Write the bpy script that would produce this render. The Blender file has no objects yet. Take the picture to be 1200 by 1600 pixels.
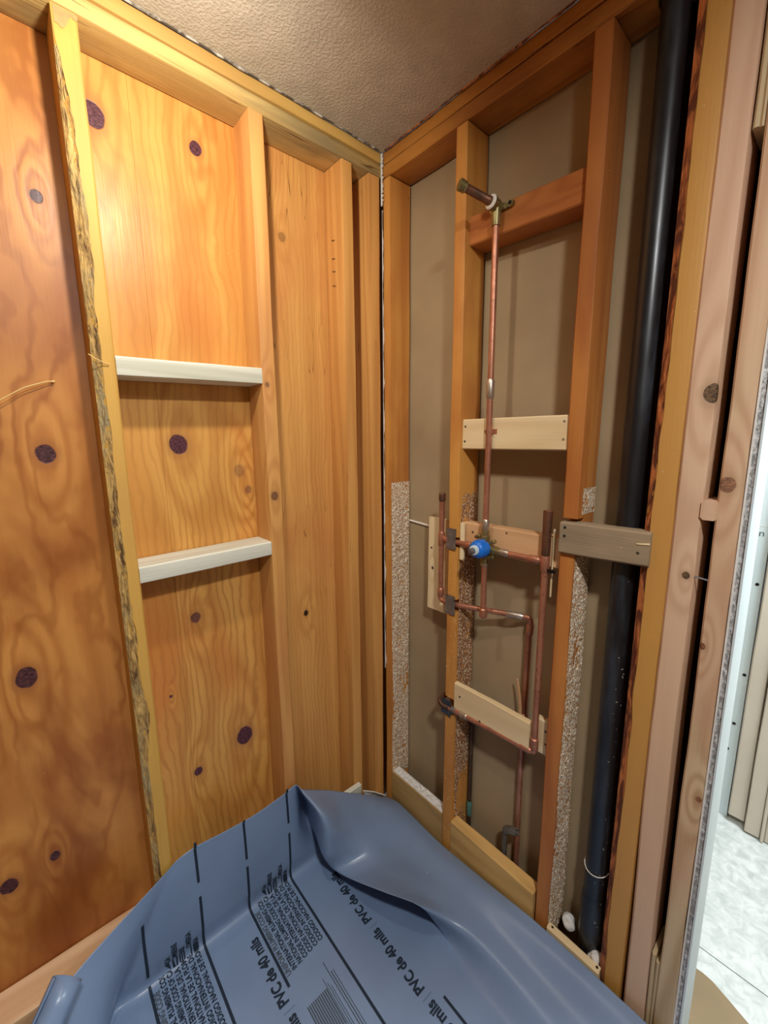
import bpy, bmesh, math, random
from mathutils import Vector, Matrix, noise
from mathutils.bvhtree import BVHTree
random.seed(7)
SC = bpy.context.scene
COL = SC.collection

# ------------------------------------------------------------------ camera
yaw, pit, rol = math.radians(48.566), math.radians(9.845), math.radians(-0.384)
fw = Vector((-math.sin(yaw)*math.cos(pit), math.cos(yaw)*math.cos(pit), -math.sin(pit)))
rt = Vector((math.cos(yaw), math.sin(yaw), 0)); up = rt.cross(fw)
r2 = rt*math.cos(rol)+up*math.sin(rol); u2 = r2.cross(fw)
cd = bpy.data.cameras.new('camera'); cam = bpy.data.objects.new('camera', cd); COL.objects.link(cam)
cd.sensor_fit = 'HORIZONTAL'; cd.sensor_width = 36; cd.lens = 36*647.05/1200; cd.clip_start = .02
CAMP = Vector((1.06358, -0.94075, 1.58232))
m = Matrix((r2, u2, -fw)).transposed().to_4x4(); m.translation = CAMP; cam.matrix_world = m
SC.camera = cam

# ------------------------------------------------------------------ light
SC.view_settings.view_transform = 'Standard'; SC.view_settings.look = 'None'
SC.view_settings.gamma = 1; SC.view_settings.use_curve_mapping = False
SC.view_settings.exposure = 0.0
w = bpy.data.worlds.new('world'); SC.world = w; w.use_nodes = True
w.node_tree.nodes['Background'].inputs[0].default_value = (.9, .85, .8, 1)
w.node_tree.nodes['Background'].inputs[1].default_value = .07
def point(name, loc, e, r, col):
    l = bpy.data.lights.new(name, 'POINT'); l.energy = e; l.shadow_soft_size = r; l.color = col
    o = bpy.data.objects.new(name, l); o.location = loc; COL.objects.link(o); return o
def area(name, loc, e, size, col, rot=(0, 0, 0)):
    l = bpy.data.lights.new(name, 'AREA'); l.energy = e; l.size = size; l.color = col
    o = bpy.data.objects.new(name, l); o.location = loc; o.rotation_euler = rot; COL.objects.link(o); return o
sl = bpy.data.lights.new('work_lamp', 'SPOT'); sl.energy = 20; sl.shadow_soft_size = .028; sl.color = (1, .92, .80)
sl.spot_size = math.radians(180); sl.spot_blend = .8
so = bpy.data.objects.new('work_lamp', sl); so.location = (.43, -.69, 2.26); COL.objects.link(so)
so.rotation_euler = Vector((-.86, .12, -.42)).to_track_quat('-Z', 'Y').to_euler()
area('room_ceiling_lamp', (1.45, -.92, 2.415), 26, .12, (.97, .97, .97))
area('next_room_ceiling_lamp', (1.45, .56, 2.38), 52, .5, (.86, .96, 1))

# ------------------------------------------------------------------ nodes
def srgb(c):
    return tuple((((v/255)+.055)/1.055)**2.4 if v > 10 else v/255/12.92 for v in c)+(1,)
class NT:
    def __init__(s, name):
        s.m = bpy.data.materials.new(name); s.m.use_nodes = True; s.t = s.m.node_tree
        s.n = s.t.nodes; s.b = s.n['Principled BSDF']
        s.tc = s.n.new('ShaderNodeTexCoord'); s.obj = s.tc.outputs['Object']
    def lk(s, a, b): s.t.links.new(a, b)
    def setin(s, sock, v):
        if v is None: return
        if isinstance(v, bpy.types.NodeSocket): s.lk(v, sock)
        else: sock.default_value = v
    def math(s, op, a, b=None, c=None, clamp=False):
        n = s.n.new('ShaderNodeMath'); n.operation = op; n.use_clamp = clamp
        for i, v in enumerate((a, b, c)): s.setin(n.inputs[i], v)
        return n.outputs[0]
    def vm(s, op, a, b=None):
        n = s.n.new('ShaderNodeVectorMath'); n.operation = op
        s.setin(n.inputs[0], a); s.setin(n.inputs[1], b)
        return n.outputs['Value'] if op in ('LENGTH', 'DOT_PRODUCT', 'DISTANCE') else n.outputs[0]
    def noise(s, v, sc, det=2, rough=.5, dist=0, color=False):
        n = s.n.new('ShaderNodeTexNoise'); s.setin(n.inputs['Vector'], v)
        n.inputs['Scale'].default_value = sc; n.inputs['Detail'].default_value = det
        n.inputs['Roughness'].default_value = rough; n.inputs['Distortion'].default_value = dist
        return n.outputs['Color' if color else 'Fac']
    def voro(s, v, sc, out='Distance', rnd=1):
        n = s.n.new('ShaderNodeTexVoronoi'); s.setin(n.inputs['Vector'], v); n.inputs['Scale'].default_value = sc
        n.inputs['Randomness'].default_value = rnd; return n.outputs[out]
    def mr(s, v, a, b, c=0, d=1, smooth=False):
        n = s.n.new('ShaderNodeMapRange'); s.setin(n.inputs[0], v)
        if smooth: n.interpolation_type = 'SMOOTHSTEP'
        for i, q in enumerate((a, b, c, d)): s.setin(n.inputs[i+1], q)
        return n.outputs[0]
    def mix(s, f, a, b, mode='MIX'):
        n = s.n.new('ShaderNodeMix'); n.data_type = 'RGBA'; n.blend_type = mode
        s.setin(n.inputs[0], f); s.setin(n.inputs[6], a); s.setin(n.inputs[7], b); return n.outputs[2]
    def bump(s, h, st=.3, dist=.002, nrm=None):
        n = s.n.new('ShaderNodeBump'); n.inputs['Strength'].default_value = st; n.inputs['Distance'].default_value = dist
        s.lk(h, n.inputs['Height'])
        if nrm is not None: s.lk(nrm, n.inputs['Normal'])
        s.lk(n.outputs[0], s.b.inputs['Normal']); return n.outputs[0]
    def out(s, col=None, rough=None, metal=None, spec=None):
        s.setin(s.b.inputs['Base Color'], col); s.setin(s.b.inputs['Roughness'], rough)
        s.setin(s.b.inputs['Metallic'], metal); s.setin(s.b.inputs['Specular IOR Level'], spec); return s.m
def axes(s, v, ax):
    """move the grain axis to z"""
    if ax == 'z': return v
    sp = s.n.new('ShaderNodeSeparateXYZ'); s.lk(v, sp.inputs[0]); cb = s.n.new('ShaderNodeCombineXYZ')
    order = {'x': (1, 2, 0), 'y': (0, 2, 1)}[ax]
    for i, k in enumerate(order): s.lk(sp.outputs[k], cb.inputs[i])
    return cb.outputs[0]
def wood(name, light, dark, ax='z', lines=0, lfreq=95, warm=1, freq=9, fscale=6, knots=(), rough=.55, kcol=(70, 40, 45), stain=None, stain_amt=.5,
         stain_scale=3, fiber=.25, bump=.35, fleck=0.0, ringmix=.55, stretch=.1, pits=None, kbleed=.38, crack=0, splat=None):
    s = NT(name); light, dark, kc = srgb(light), srgb(dark), srgb(kcol)
    if warm:
        gd = lambda c: (c[0], c[1]*.98, c[2]*.74, 1)
        light, dark = gd(light), gd(dark); stain = tuple(stain) if stain else None
    oi = s.n.new('ShaderNodeObjectInfo')
    v0 = axes(s, s.obj, ax)
    off = s.vm('MULTIPLY', s.vm('ADD', oi.outputs['Random'], (0, 0, 0)), (13.7, 7.3, 5.1))
    v = s.vm('ADD', v0, off)
    vs = s.vm('MULTIPLY', v, (1, 1, stretch))
    F = s.noise(vs, fscale, 1.5, .4)
    warp = s.math('MULTIPLY', s.math('SUBTRACT', s.noise(v0, 30, 2), .5), .5)
    kmask = None; halo = None
    for kn in knots:
        c, r = kn[0], kn[1]; st = kn[2] if len(kn) > 2 else 1.0
        d3 = s.vm('SUBTRACT', s.obj, tuple(c))
        d3 = axes(s, d3, ax)
        d = s.vm('LENGTH', s.vm('MULTIPLY', d3, (1/r, 1/r, .85/r)))
        d2 = s.vm('LENGTH', s.vm('MULTIPLY', d3, (1/r, 1/r, .33/r)))
        g = s.math('MULTIPLY', s.math('POWER', 2.718, s.math('MULTIPLY', s.math('MULTIPLY', d2, d2), -.16)), .40)
        F = s.math('ADD', F, g)
        dw = s.math('ADD', d, warp)
        mk = s.math('MULTIPLY', s.mr(dw, .86, 1.0, 1, 0, True), st)
        hl = s.math('MULTIPLY', s.mr(dw, .9, 1.9, 1, 0, True), st)
        kmask = mk if kmask is None else s.math('MAXIMUM', kmask, mk)
        halo = hl if halo is None else s.math('MAXIMUM', halo, hl)
    ring = s.math('PINGPONG', s.math('MULTIPLY', F, freq), 1)
    ring = s.mr(ring, .15, 1.0, 0, 1, True)
    fib = s.noise(s.vm('MULTIPLY', v, (1, 1, .03)), 220, 3, .6)
    fib2 = s.noise(s.vm('MULTIPLY', v, (1, 1, .05)), 60, 2, .6)
    t = s.math('ADD', s.math('MULTIPLY', ring, ringmix), s.math('MULTIPLY', s.math('SUBTRACT', fib, .5), fiber*2))
    t = s.math('ADD', t, s.math('MULTIPLY', s.math('SUBTRACT', fib2, .5), fiber*1.6), clamp=True)
    col = s.mix(t, light, dark)
    if lines:
        sq = s.n.new('ShaderNodeSeparateXYZ'); s.lk(v0, sq.inputs[0])
        cr_ = s.math('ADD', sq.outputs[0], sq.outputs[1])
        ph = s.math('MULTIPLY', s.noise(s.vm('MULTIPLY', v, (1, 1, .5)), 9, 3, .55), 7.0)
        ph = s.math('ADD', ph, s.math('MULTIPLY', F, 9))
        ln_ = s.math('PINGPONG', s.math('ADD', s.math('MULTIPLY', cr_, lfreq), ph), 1)
        ln_ = s.mr(ln_, .45, .95, 0, 1, True)
        gate = s.mr(s.noise(s.vm('MULTIPLY', v, (1, 1, .4)), 4.5, 2), .38, .6, .4, 1)
        col = s.mix(s.math('MULTIPLY', s.math('MULTIPLY', ln_, gate), lines), col, s.mix(.35, dark, srgb((120, 66, 26))))
    if stain:
        sm = s.mr(s.noise(s.vm('MULTIPLY', v, (1, 1, .45)), stain_scale, 4, .6, .6), .42, .66, 0, stain_amt, True)
        col = s.mix(sm, col, srgb(stain))
    if kmask is not None:
        col = s.mix(s.math('MULTIPLY', halo, kbleed), col, s.mix(.5, dark, kc))
        kt = s.noise(s.vm('MULTIPLY', v0, (1, 1, 3)), 120, 3, .7)
        col = s.mix(kmask, col, s.mix(s.mr(kt, .4, .6), (kc[0]*1.25, kc[1]*1.3, kc[2]*1.2, 1), (kc[0]*.3, kc[1]*.28, kc[2]*.28, 1)))
    if crack:
        cr = s.noise(s.vm('MULTIPLY', v, (1, 1, .035)), 26, 2, .5)
        cm = s.mr(s.math('ABSOLUTE', s.math('SUBTRACT', cr, .5)), 0, .006*crack, 1, 0)
        cm = s.math('MULTIPLY', cm, s.mr(s.noise(v, 5, 1), .52, .6, 0, 1))
        col = s.mix(cm, col, (dark[0]*.25, dark[1]*.2, dark[2]*.2, 1))
    if fleck:
        fl = s.mr(s.voro(v, 55), .035, .06, 1, 0); gate = s.mr(s.noise(v, 7, 2), .54, .62, 0, fleck)
        col = s.mix(s.math('MULTIPLY', fl, gate), col, srgb((235, 215, 190)))
    if pits:      # small nail marks
        pt = s.mr(s.voro(v, 14), .022, .035, 1, 0)
        col = s.mix(s.math('MULTIPLY', pt, pits), col, srgb((60, 35, 20)))
    if splat:     # plaster drops below a height z (object space): (z_low_full, z_high_none, density)
        sp = s.n.new('ShaderNodeSeparateXYZ'); s.lk(s.obj, sp.inputs[0])
        g = s.mr(sp.outputs[2], splat[0], splat[1], splat[2], 0)
        n1 = s.noise(s.vm('MULTIPLY', v, (1, 1, .6)), 150, 2, .6)
        col = s.mix(s.math('MULTIPLY', s.mr(n1, .66, .70, 0, 1), g, clamp=True), col, srgb((222, 200, 170)))
    h = s.math('ADD', s.math('MULTIPLY', ring, -.5), fib)
    if kmask is not None: h = s.math('SUBTRACT', h, s.math('MULTIPLY', kmask, 1.5))
    s.bump(h, bump, .0012)
    return s.out(col, rough, None, .35)

# ------------------------------------------------------------------ builders
def link(name, me, mats=(), parent=None, loc=(0, 0, 0)):
    o = bpy.data.objects.new(name, me); COL.objects.link(o); o.location = loc
    for m_ in (mats if isinstance(mats, (list, tuple)) else [mats]): me.materials.append(m_)
    if parent is not None: o.parent = parent
    return o
def mesh(name, V, Fc, mats, parent=None, smooth=True, angle=35, origin=None):
    if origin is None:
        origin = (sum(v[0] for v in V)/len(V), sum(v[1] for v in V)/len(V), min(v[2] for v in V))
    if parent is not None:
        pl = WL[parent.name]; loc = tuple(origin[i]-pl[i] for i in range(3))
    else: loc = origin
    me = bpy.data.meshes.new(name); me.from_pydata([tuple(v[i]-origin[i] for i in range(3)) for v in V], [], Fc)
    bm = bmesh.new(); bm.from_mesh(me); bmesh.ops.recalc_face_normals(bm, faces=bm.faces)
    if smooth:
        for f in bm.faces: f.smooth = True
        a = math.radians(angle)
        for e in bm.edges:
            if len(e.link_faces) == 2 and e.calc_face_angle(0) > a: e.smooth = False
    bm.to_mesh(me); bm.free()
    o = link(name, me, mats, parent, loc); WL[o.name] = origin; return o
WL = {}
def empty(name, loc):
    o = bpy.data.objects.new(name, None); COL.objects.link(o); o.location = loc; o.empty_display_size = .05; WL[o.name] = loc; return o
def tag(o, label=None, cat=None, group=None, kind=None):
    if label: o['label'] = label
    if cat: o['category'] = cat
    if group: o['group'] = group
    if kind: o['kind'] = kind
    return o
def join(parts):
    V, Fc = [], []
    for v, f in parts:
        b = len(V); V += list(v); Fc += [tuple(i+b for i in q) for q in f]
    return V, Fc
def boxg(lo, hi):
    x0, y0, z0 = lo; x1, y1, z1 = hi
    V = [(x, y, z) for x in (x0, x1) for y in (y0, y1) for z in (z0, z1)]
    return V, [(0, 1, 3, 2), (4, 6, 7, 5), (0, 4, 5, 1), (2, 3, 7, 6), (0, 2, 6, 4), (1, 5, 7, 3)]
def beamg(lo, hi, ax='z', r=.003, wob=.0012, n=24, notches=(), shift=(0, 0, 0), seed=0, wane=None, cut=None, frontsign=None):
    """sawn timber from lo to hi along ax; notches: (a, b, depth) cut from the low-q side; wane: f(t) -> (dp, dq) at the low-p low-q corner"""
    k = 'xyz'.index(ax); p, q = [i for i in range(3) if i != k]
    ts = sorted(set([lo[k]+(hi[k]-lo[k])*i/n for i in range(n+1)] + [b for a in notches for b in (a[0], a[0]+.0004, a[1]-.0004, a[1])]))
    V, Fc = [], []; L = hi[k]-lo[k]
    def ns(t, c): return noise.noise((t*3.1+c*7.7, seed*3.3, c*1.9))*wob*2 + noise.noise((t*14+c*7.7, seed*3.3, c*4.9))*wob*.6
    rows = []
    for t in ts:
        u = (t-lo[k])/L
        p0, p1 = lo[p]+ns(t, 0), hi[p]+ns(t, 1); q0, q1 = lo[q]+ns(t, 2), hi[q]+ns(t, 3)
        for a, b, d in notches:
            if a < t < b: q0 = lo[q]+d if d > 0 else q0
        wp, wq = (r, r) if wane is None else wane(t)
        pts = [(p0+wp, q0), (p1-r, q0), (p1-r*.3, q0+r*.3), (p1, q0+r), (p1, q1-r), (p1-r, q1), (p0+r, q1), (p0, q1-r), (p0, q0+wq)]
        row = []
        for a, b in pts:
            c = [0, 0, 0]; c[k] = t; c[p] = a; c[q] = b
            c = [c[i]+shift[i]*u for i in range(3)]
            row.append(len(V)); V.append(tuple(c))
        rows.append(row)
    m_ = len(rows[0])
    for a, b in zip(rows, rows[1:]):
        for i in range(m_):
            j = (i+1) % m_; Fc.append((a[i], a[j], b[j], b[i]))
    Fc.append(tuple(rows[0])); Fc.append(tuple(reversed(rows[-1])))
    if cut:
        V = [cut(v) for v in V]
    return V, Fc
def beam(name, lo, hi, mat, ax='z', parent=None, origin=None, **kw):
    V, Fc = beamg(lo, hi, ax, **kw)
    return mesh(name, V, Fc, mat, parent, angle=28, origin=origin)
def frame(d):
    d = Vector(d).normalized(); a = Vector((0, 0, 1)) if abs(d.z) < .9 else Vector((1, 0, 0))
    x = d.cross(a).normalized(); return x, d.cross(x).normalized()
def tubeg(pts, r, seg=16, cap=True, bend=0.0, nb=6):
    """tube through pts; r number or list; bend rounds the corners"""
    P = [Vector(p) for p in pts]; R = list(r) if isinstance(r, (list, tuple)) else [r]*len(P)
    if bend > 0 and len(P) > 2:
        Q, RR = [P[0]], [R[0]]
        for i in range(1, len(P)-1):
            a = (P[i-1]-P[i]); b = (P[i+1]-P[i]); d = min(bend, a.length*.49, b.length*.49)
            a, b = P[i]+a.normalized()*d, P[i]+b.normalized()*d
            for j in range(nb+1):
                t = j/nb; Q.append(a*(1-t)**2+P[i]*2*t*(1-t)+b*t*t); RR.append(R[i])
        Q.append(P[-1]); RR.append(R[-1]); P, R = Q, RR
    V, Fc, rows = [], [], []
    x, y = frame(P[1]-P[0])
    for i, p in enumerate(P):
        d = (P[min(i+1, len(P)-1)]-P[max(i-1, 0)])
        if d.length > 1e-9:
            d.normalize(); x = (x-d*x.dot(d)).normalized(); y = d.cross(x)
        row = []
        for k in range(seg):
            a = 2*math.pi*k/seg; row.append(len(V)); V.append(tuple(p+(x*math.cos(a)+y*math.sin(a))*R[i]))
        rows.append(row)
    for a, b in zip(rows, rows[1:]):
        for i in range(seg):
            j = (i+1) % seg; Fc.append((a[i], a[j], b[j], b[i]))
    if cap: Fc.append(tuple(reversed(rows[0]))); Fc.append(tuple(rows[-1]))
    return V, Fc
def tube(name, pts, r, mat, parent=None, **kw):
    V, Fc = tubeg(pts, r, **kw); return mesh(name, V, Fc, mat, parent, angle=40)
def lathe(a, b, prof):
    """prof: list of (t 0..1, radius) from a to b"""
    a, b = Vector(a), Vector(b); pts = []; rr = []
    for t, r in prof: pts.append(a+(b-a)*t); rr.append(r)
    d = (b-a).normalized(); x, y = frame(d); V, Fc, rows = [], [], []; seg = 24
    for p, r in zip(pts, rr):
        row = []
        for k in range(seg):
            an = 2*math.pi*k/seg; row.append(len(V)); V.append(tuple(p+(x*math.cos(an)+y*math.sin(an))*r))
        rows.append(row)
    for p, q in zip(rows, rows[1:]):
        for i in range(seg):
            j = (i+1) % seg; Fc.append((p[i], p[j], q[j], q[i]))
    Fc.append(tuple(reversed(rows[0]))); Fc.append(tuple(rows[-1])); return V, Fc
# ------------------------------------------------------------------ plain materials
def plaster(name, col, col2, sc, bs, rough=.85, dist=.004, big=False):
    s = NT(name); a = s.noise(s.obj, sc, 4, .55); b = s.noise(s.obj, sc*.12, 3)
    c = s.mix(s.mr(b, .35, .65), srgb(col), srgb(col2))
    if big:
        h = s.math('ADD', s.mr(s.noise(s.obj, sc, 3, .5, .25), .42, .6, 0, 1, True), s.math('MULTIPLY', s.noise(s.obj, sc*5, 2), .25))
    else: h = a
    s.bump(h, bs, dist); return s.out(c, rough, None, .2)
M = {}
M['ceiling'] = plaster('ceiling_texture_paint', (192, 184, 168), (182, 174, 158), 150, .4, .8, .002, True)
M['drywall_back'] = plaster('brown_drywall_paper', (172, 150, 116), (158, 136, 104), 30, .12)
M['painted'] = plaster('painted_wall', (205, 195, 180), (198, 188, 172), 30, .1)
M['tan_wall'] = plaster('tan_wall', (140, 120, 96), (130, 110, 86), 30, .1)
M['gyp_face'] = plaster('blue_white_drywall', (208, 220, 222), (198, 212, 216), 22, .06)
s = NT('torn_paper_edge'); M['paper_edge'] = s.out(s.mix(s.mr(s.noise(s.obj, 28, 3), .48, .6), srgb((96, 84, 70)), srgb((216, 212, 204))), .9)
M['white'] = plaster('white_chalk', (232, 230, 224), (214, 210, 202), 60, .5)
s = NT('broken_gypsum'); n = s.noise(s.vm('MULTIPLY', s.obj, (1, 1, .6)), 140, 4, .7)
s.bump(n, 1, .006); M['gyp_core'] = s.out(s.mix(s.mr(n, .45, .62), srgb((150, 148, 146)), srgb((226, 226, 224))), .95)
s = NT('painted_shade_backing'); M['shade_backing'] = s.out(s.mix(s.noise(s.obj, 12, 3), srgb((52, 34, 22)), srgb((34, 22, 14))), .9, None, .1)  # near-black brown stands in for the shade behind the drain pipe
s = NT('vinyl_floor'); n = s.noise(s.obj, 26, 5, .6, .8)
M['vinyl'] = s.out(s.mix(s.mr(n, .35, .68), srgb((214, 218, 216)), srgb((178, 184, 182))), .35)
s = NT('brown_paper'); n = s.noise(s.obj, 6, 4); M['kraft'] = s.out(s.mix(n, srgb((150, 130, 100)), srgb((120, 102, 76))), .8)
s = NT('subfloor'); M['subfloor'] = s.out(s.mix(s.noise(s.obj, 9, 4), srgb((150, 120, 84)), srgb((110, 84, 56))), .8)
s = NT('black_abs'); n = s.noise(s.vm('MULTIPLY', s.obj, (1, 1, .25)), 22, 4, .6)
fl = s.mr(s.noise(s.obj, 130, 2), .70, .73, 0, 1); sp = s.n.new('ShaderNodeSeparateXYZ'); s.lk(s.obj, sp.inputs[0])
fl = s.math('MULTIPLY', fl, s.mr(sp.outputs[2], 1.25, 1.3, 1, 0)); fl = s.math('MULTIPLY', fl, s.mr(sp.outputs[0], .006, .012, 0, 1))
c = s.mix(s.mr(n, .5, .7), srgb((20, 22, 26)), srgb((46, 52, 60)))
M['abs'] = s.out(s.mix(fl, c, srgb((190, 176, 150))), s.mr(n, .3, .7, .28, .5), None, .6)
def copper(name, c1, c2, c3, rough=.32, metal=.85):
    s = NT(name); n = s.noise(s.vm('MULTIPLY', s.obj, (1, 1, .6)), 24, 4, .6); n2 = s.noise(s.obj, 90, 3, .6)
    c = s.mix(s.mr(n, .4, .62), srgb(c1), srgb(c2)); c = s.mix(s.mr(n2, .6, .72, 0, .7), c, srgb(c3))
    return s.out(c, s.mr(n, .3, .7, rough-.06, rough+.14), metal)
M['copper'] = copper('copper_pipe', (198, 138, 110), (168, 112, 88), (112, 78, 60), .34, .6)
M['copper_old'] = copper('tarnished_copper_pipe', (128, 88, 66), (92, 66, 50), (60, 50, 42), .45, .6)
M['copper_dark'] = copper('brown_old_pipe', (84, 62, 46), (64, 50, 38), (110, 110, 96), .6, .35)
M['grey_pipe'] = copper('corroded_grey_pipe', (120, 116, 108), (86, 84, 80), (150, 150, 144), .6, .4)
M['solder'] = copper('solder', (200, 190, 176), (170, 150, 130), (140, 120, 104), .35, .8)
M['brass'] = copper('brass_fitting', (170, 156, 110), (130, 118, 80), (96, 92, 70), .35, .8)
M['steel'] = copper('galvanised_steel', (150, 148, 146), (112, 112, 114), (96, 84, 74), .42, .7)
M['steel_blue'] = copper('blued_steel', (92, 106, 124), (70, 82, 98), (104, 96, 88), .42, .7)
s = NT('black_screw'); M['screw'] = s.out(srgb((34, 30, 30)), .45, .5)
s = NT('blue_plastic'); M['blue'] = s.out(s.mix(s.noise(s.obj, 60, 2), srgb((20, 120, 220)), srgb((10, 96, 196))), .4)
s = NT('pale_plastic'); M['pale_plastic'] = s.out(srgb((196, 214, 222)), .4)
s = NT('teal_corrosion'); M['teal'] = s.out(s.mix(s.noise(s.obj, 90, 3), srgb((90, 150, 140)), srgb((70, 90, 84))), .8)
s = NT('plaster_grit'); n = s.noise(s.vm('MULTIPLY', s.obj, (1, 1, .55)), 330, 2, .6); n2 = s.voro(s.obj, 260)
t = s.mr(s.math('ADD', n, s.math('MULTIPLY', s.math('SUBTRACT', .5, n2), .25)), .42, .58, 0, 1)
s.bump(t, .5, .0015); M['grit'] = s.out(s.mix(t, srgb((178, 130, 78)), srgb((255, 246, 224))), .8)
s = NT('dark_grit'); n = s.noise(s.vm('MULTIPLY', s.obj, (1, 1, .5)), 300, 2, .6)
t = s.mr(n, .52, .58, 0, 1); s.bump(t, .5, .0015)
M['grit_dark'] = s.out(s.mix(t, s.mix(s.noise(s.obj, 20, 2), srgb((170, 108, 56)), srgb((100, 60, 34))), srgb((240, 222, 190))), .7)
s = NT('bark'); n = s.noise(s.vm('MULTIPLY', s.obj, (1, 1, .22)), 60, 4, .7, .6); s.bump(n, 1, .008)
c = s.mix(s.mr(n, .36, .56), srgb((104, 74, 42)), srgb((206, 168, 100)))
M['bark'] = s.out(s.mix(s.mr(s.noise(s.vm('MULTIPLY', s.obj, (1, 1, .5)), 11, 2), .5, .62), c, srgb((176, 156, 112))), .85)
s = NT('red_bark'); n = s.noise(s.vm('MULTIPLY', s.obj, (1, 1, .3)), 40, 4, .6, .6); s.bump(n, 1, .006)
M['red_bark'] = s.out(s.mix(s.mr(n, .44, .58), srgb((104, 54, 32)), srgb((204, 126, 70))), .8)
s = NT('fibre'); M['fibre'] = s.out(srgb((226, 196, 130)), .8)
s = NT('white_fleck'); M['fleck'] = s.out(srgb((238, 232, 220)), .8)
s = NT('red_paint_mark'); M['redmark'] = s.out(s.mix(s.noise(s.obj, 60, 3), srgb((226, 120, 80)), srgb((222, 160, 96))), .6)
s = NT('print_black'); M['ink'] = s.out(srgb((38, 48, 62)), .6, None, .2)
s = NT('print_grey'); M['ink_grey'] = s.out(srgb((78, 88, 98)), .6, None, .2)
s = NT('pvc_liner'); n = s.noise(s.obj, 5, 3); n2 = s.noise(s.obj, 300, 2); s.bump(s.math('ADD', s.math('MULTIPLY', n, .6), s.math('MULTIPLY', n2, .06)), .25, .01)
c = s.mix(s.mr(n, .35, .65), srgb((126, 148, 180)), srgb((118, 139, 170)))
fl = s.mr(s.voro(s.obj, 16), .02, .028, 1, 0)
M['liner'] = s.out(s.mix(fl, c, srgb((225, 225, 225))), .31, None, .5)

# ------------------------------------------------------------------ room shell
def sbox(name, lo, hi, mat, **k):
    V, Fc = boxg(lo, hi); o = mesh(name, V, Fc, mat, smooth=False, **k); tag(o, kind='structure'); return o
ZF = .10
sbox('ceiling', (.005, -2.4, 2.434), (2.5, -.004, 2.5), M['ceiling'], origin=(0, 0, 2.434))
sbox('ceiling_next_room', (-.3, .112, 2.45), (2.5, 1.2, 2.5), M['painted'])
sbox('floor', (.0, .02, ZF-.03), (2.5, 1.2, ZF), M['vinyl'])
sbox('floor_shower', (-.2, -2.4, ZF-.03), (2.5, .02, ZF-.001), M['subfloor'])
sbox('wall_right', (-.2, .094, ZF), (.742, .108, 2.46), M['drywall_back'], origin=(0, 0, 0))
sbox('wall_right_painted_shade', (.7425, .098, ZF), (.953, .108, 2.46), M['shade_backing'])  # backing strip right of the pipe, shade put into its colour
sbox('wall_right_end', (1.80, .0, ZF), (2.5, .11, 2.46), M['painted'])
sbox('wall_back', (-.2, -2.42, ZF), (2.5, -2.4, 2.5), M['tan_wall'])
sbox('wall_side', (2.5, -2.4, ZF), (2.52, 1.2, 2.5), M['tan_wall'])
sbox('wall_next_room_left', (.2, .112, ZF), (.22, 1.03, 2.46), M['painted'])
sbox('wall_next_room', (.2, 1.007, ZF), (.899, 1.02, 2.46), M['gyp_face'])
sbox('wall_next_room_right', (.904, 1.03, ZF), (2.5, 1.05, 2.46), M['painted'])

# ------------------------------------------------------------------ plywood sheathing on the left
def KN(o, L): return [((k[0]-o[0], k[1]-o[1], k[2]-o[2]), k[3])+tuple(k[4:5]) for k in L]
X = -.089
o1 = (X, -1.7, ZF); kn = KN(o1, [(X, -.847, 2.068, .011), (X, -.890, 1.558, .019), (X, -.979, 1.071, .021), (X, -.981, .607, .010), (X, -1.065, .59, .017)])
M['ply1'] = wood('redwood_toned_plywood', (204, 142, 84), (166, 98, 50), lines=.6, lfreq=34, freq=11, fscale=3.6, knots=kn, rough=.42, kcol=(88, 52, 58), stain=(136, 70, 30), stain_amt=.85, fiber=.12, ringmix=.5, stretch=.22, fleck=.7, bump=.25)
o2 = (X, -.8, ZF); kn = KN(o2, [(X, -.735, 2.262, .024), (X, -.525, 2.281, .015), (X, -.623, 1.576, .023), (X, -.446, 1.444, .011, .5), (X, -.619, 1.103, .014, .8), (X, -.507, .680, .026), (X, -.649, .638, .012), (X, -.47, 1.50, .016, .35), (X, -.70, .90, .004)])
M['ply2'] = wood('honey_plywood', (218, 164, 98), (184, 122, 64), lines=.55, lfreq=100, freq=9, fscale=5.0, knots=kn, rough=.4, kcol=(96, 54, 66), stain=(206, 122, 56), stain_amt=.6, fiber=.16, ringmix=.55, stretch=.1, fleck=.6, bump=.3)
o3 = (X, -.4, ZF); kn = KN(o3, [(X, -.274, 1.015, .009), (X, -.138, 1.127, .008), (X, -.302, 2.15, .012, .4)])
M['ply3'] = wood('plain_grain_plywood', (220, 166, 106), (190, 132, 78), lines=.45, lfreq=150, freq=7, fscale=16, knots=kn, rough=.45, kcol=(50, 30, 24), stain=(196, 128, 72), stain_amt=.5, fiber=.25, ringmix=.45, stretch=.03, crack=.5)
def panel(lo, hi, mat, org, label, seam=None):
    t = []
    if seam:
        t = [boxg((lo[0], lo[1], lo[2]), (hi[0], seam-.0006, hi[2])), boxg((lo[0], seam+.0006, lo[2]), (hi[0], hi[1], hi[2])), boxg((lo[0], seam-.001, lo[2]), (hi[0]-.002, seam+.001, hi[2]))]
        V, Fc = join(t)
    else: V, Fc = boxg(lo, hi)
    o = mesh('plywood_sheathing', V, Fc, mat, smooth=False, origin=org); tag(o, label, 'plywood panel', 'plywood sheathing on the left wall'); return o
panel((X-.012, -1.7, ZF), (X, -.776, 2.45), M['ply1'], o1, 'reddish brown plywood panel with wavy grain, left of the bark-edged stud')
panel((X-.012, -.7745, ZF), (X, -.401, 2.45), M['ply2'], o2, 'honey coloured knotty plywood panel behind the two pale white crosspieces', seam=-.663)
panel((X-.012, -.3995, ZF), (X, .09, 2.45), M['ply3'], o3, 'straight-grained narrow plywood panel between the left studs near the corner')

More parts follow.
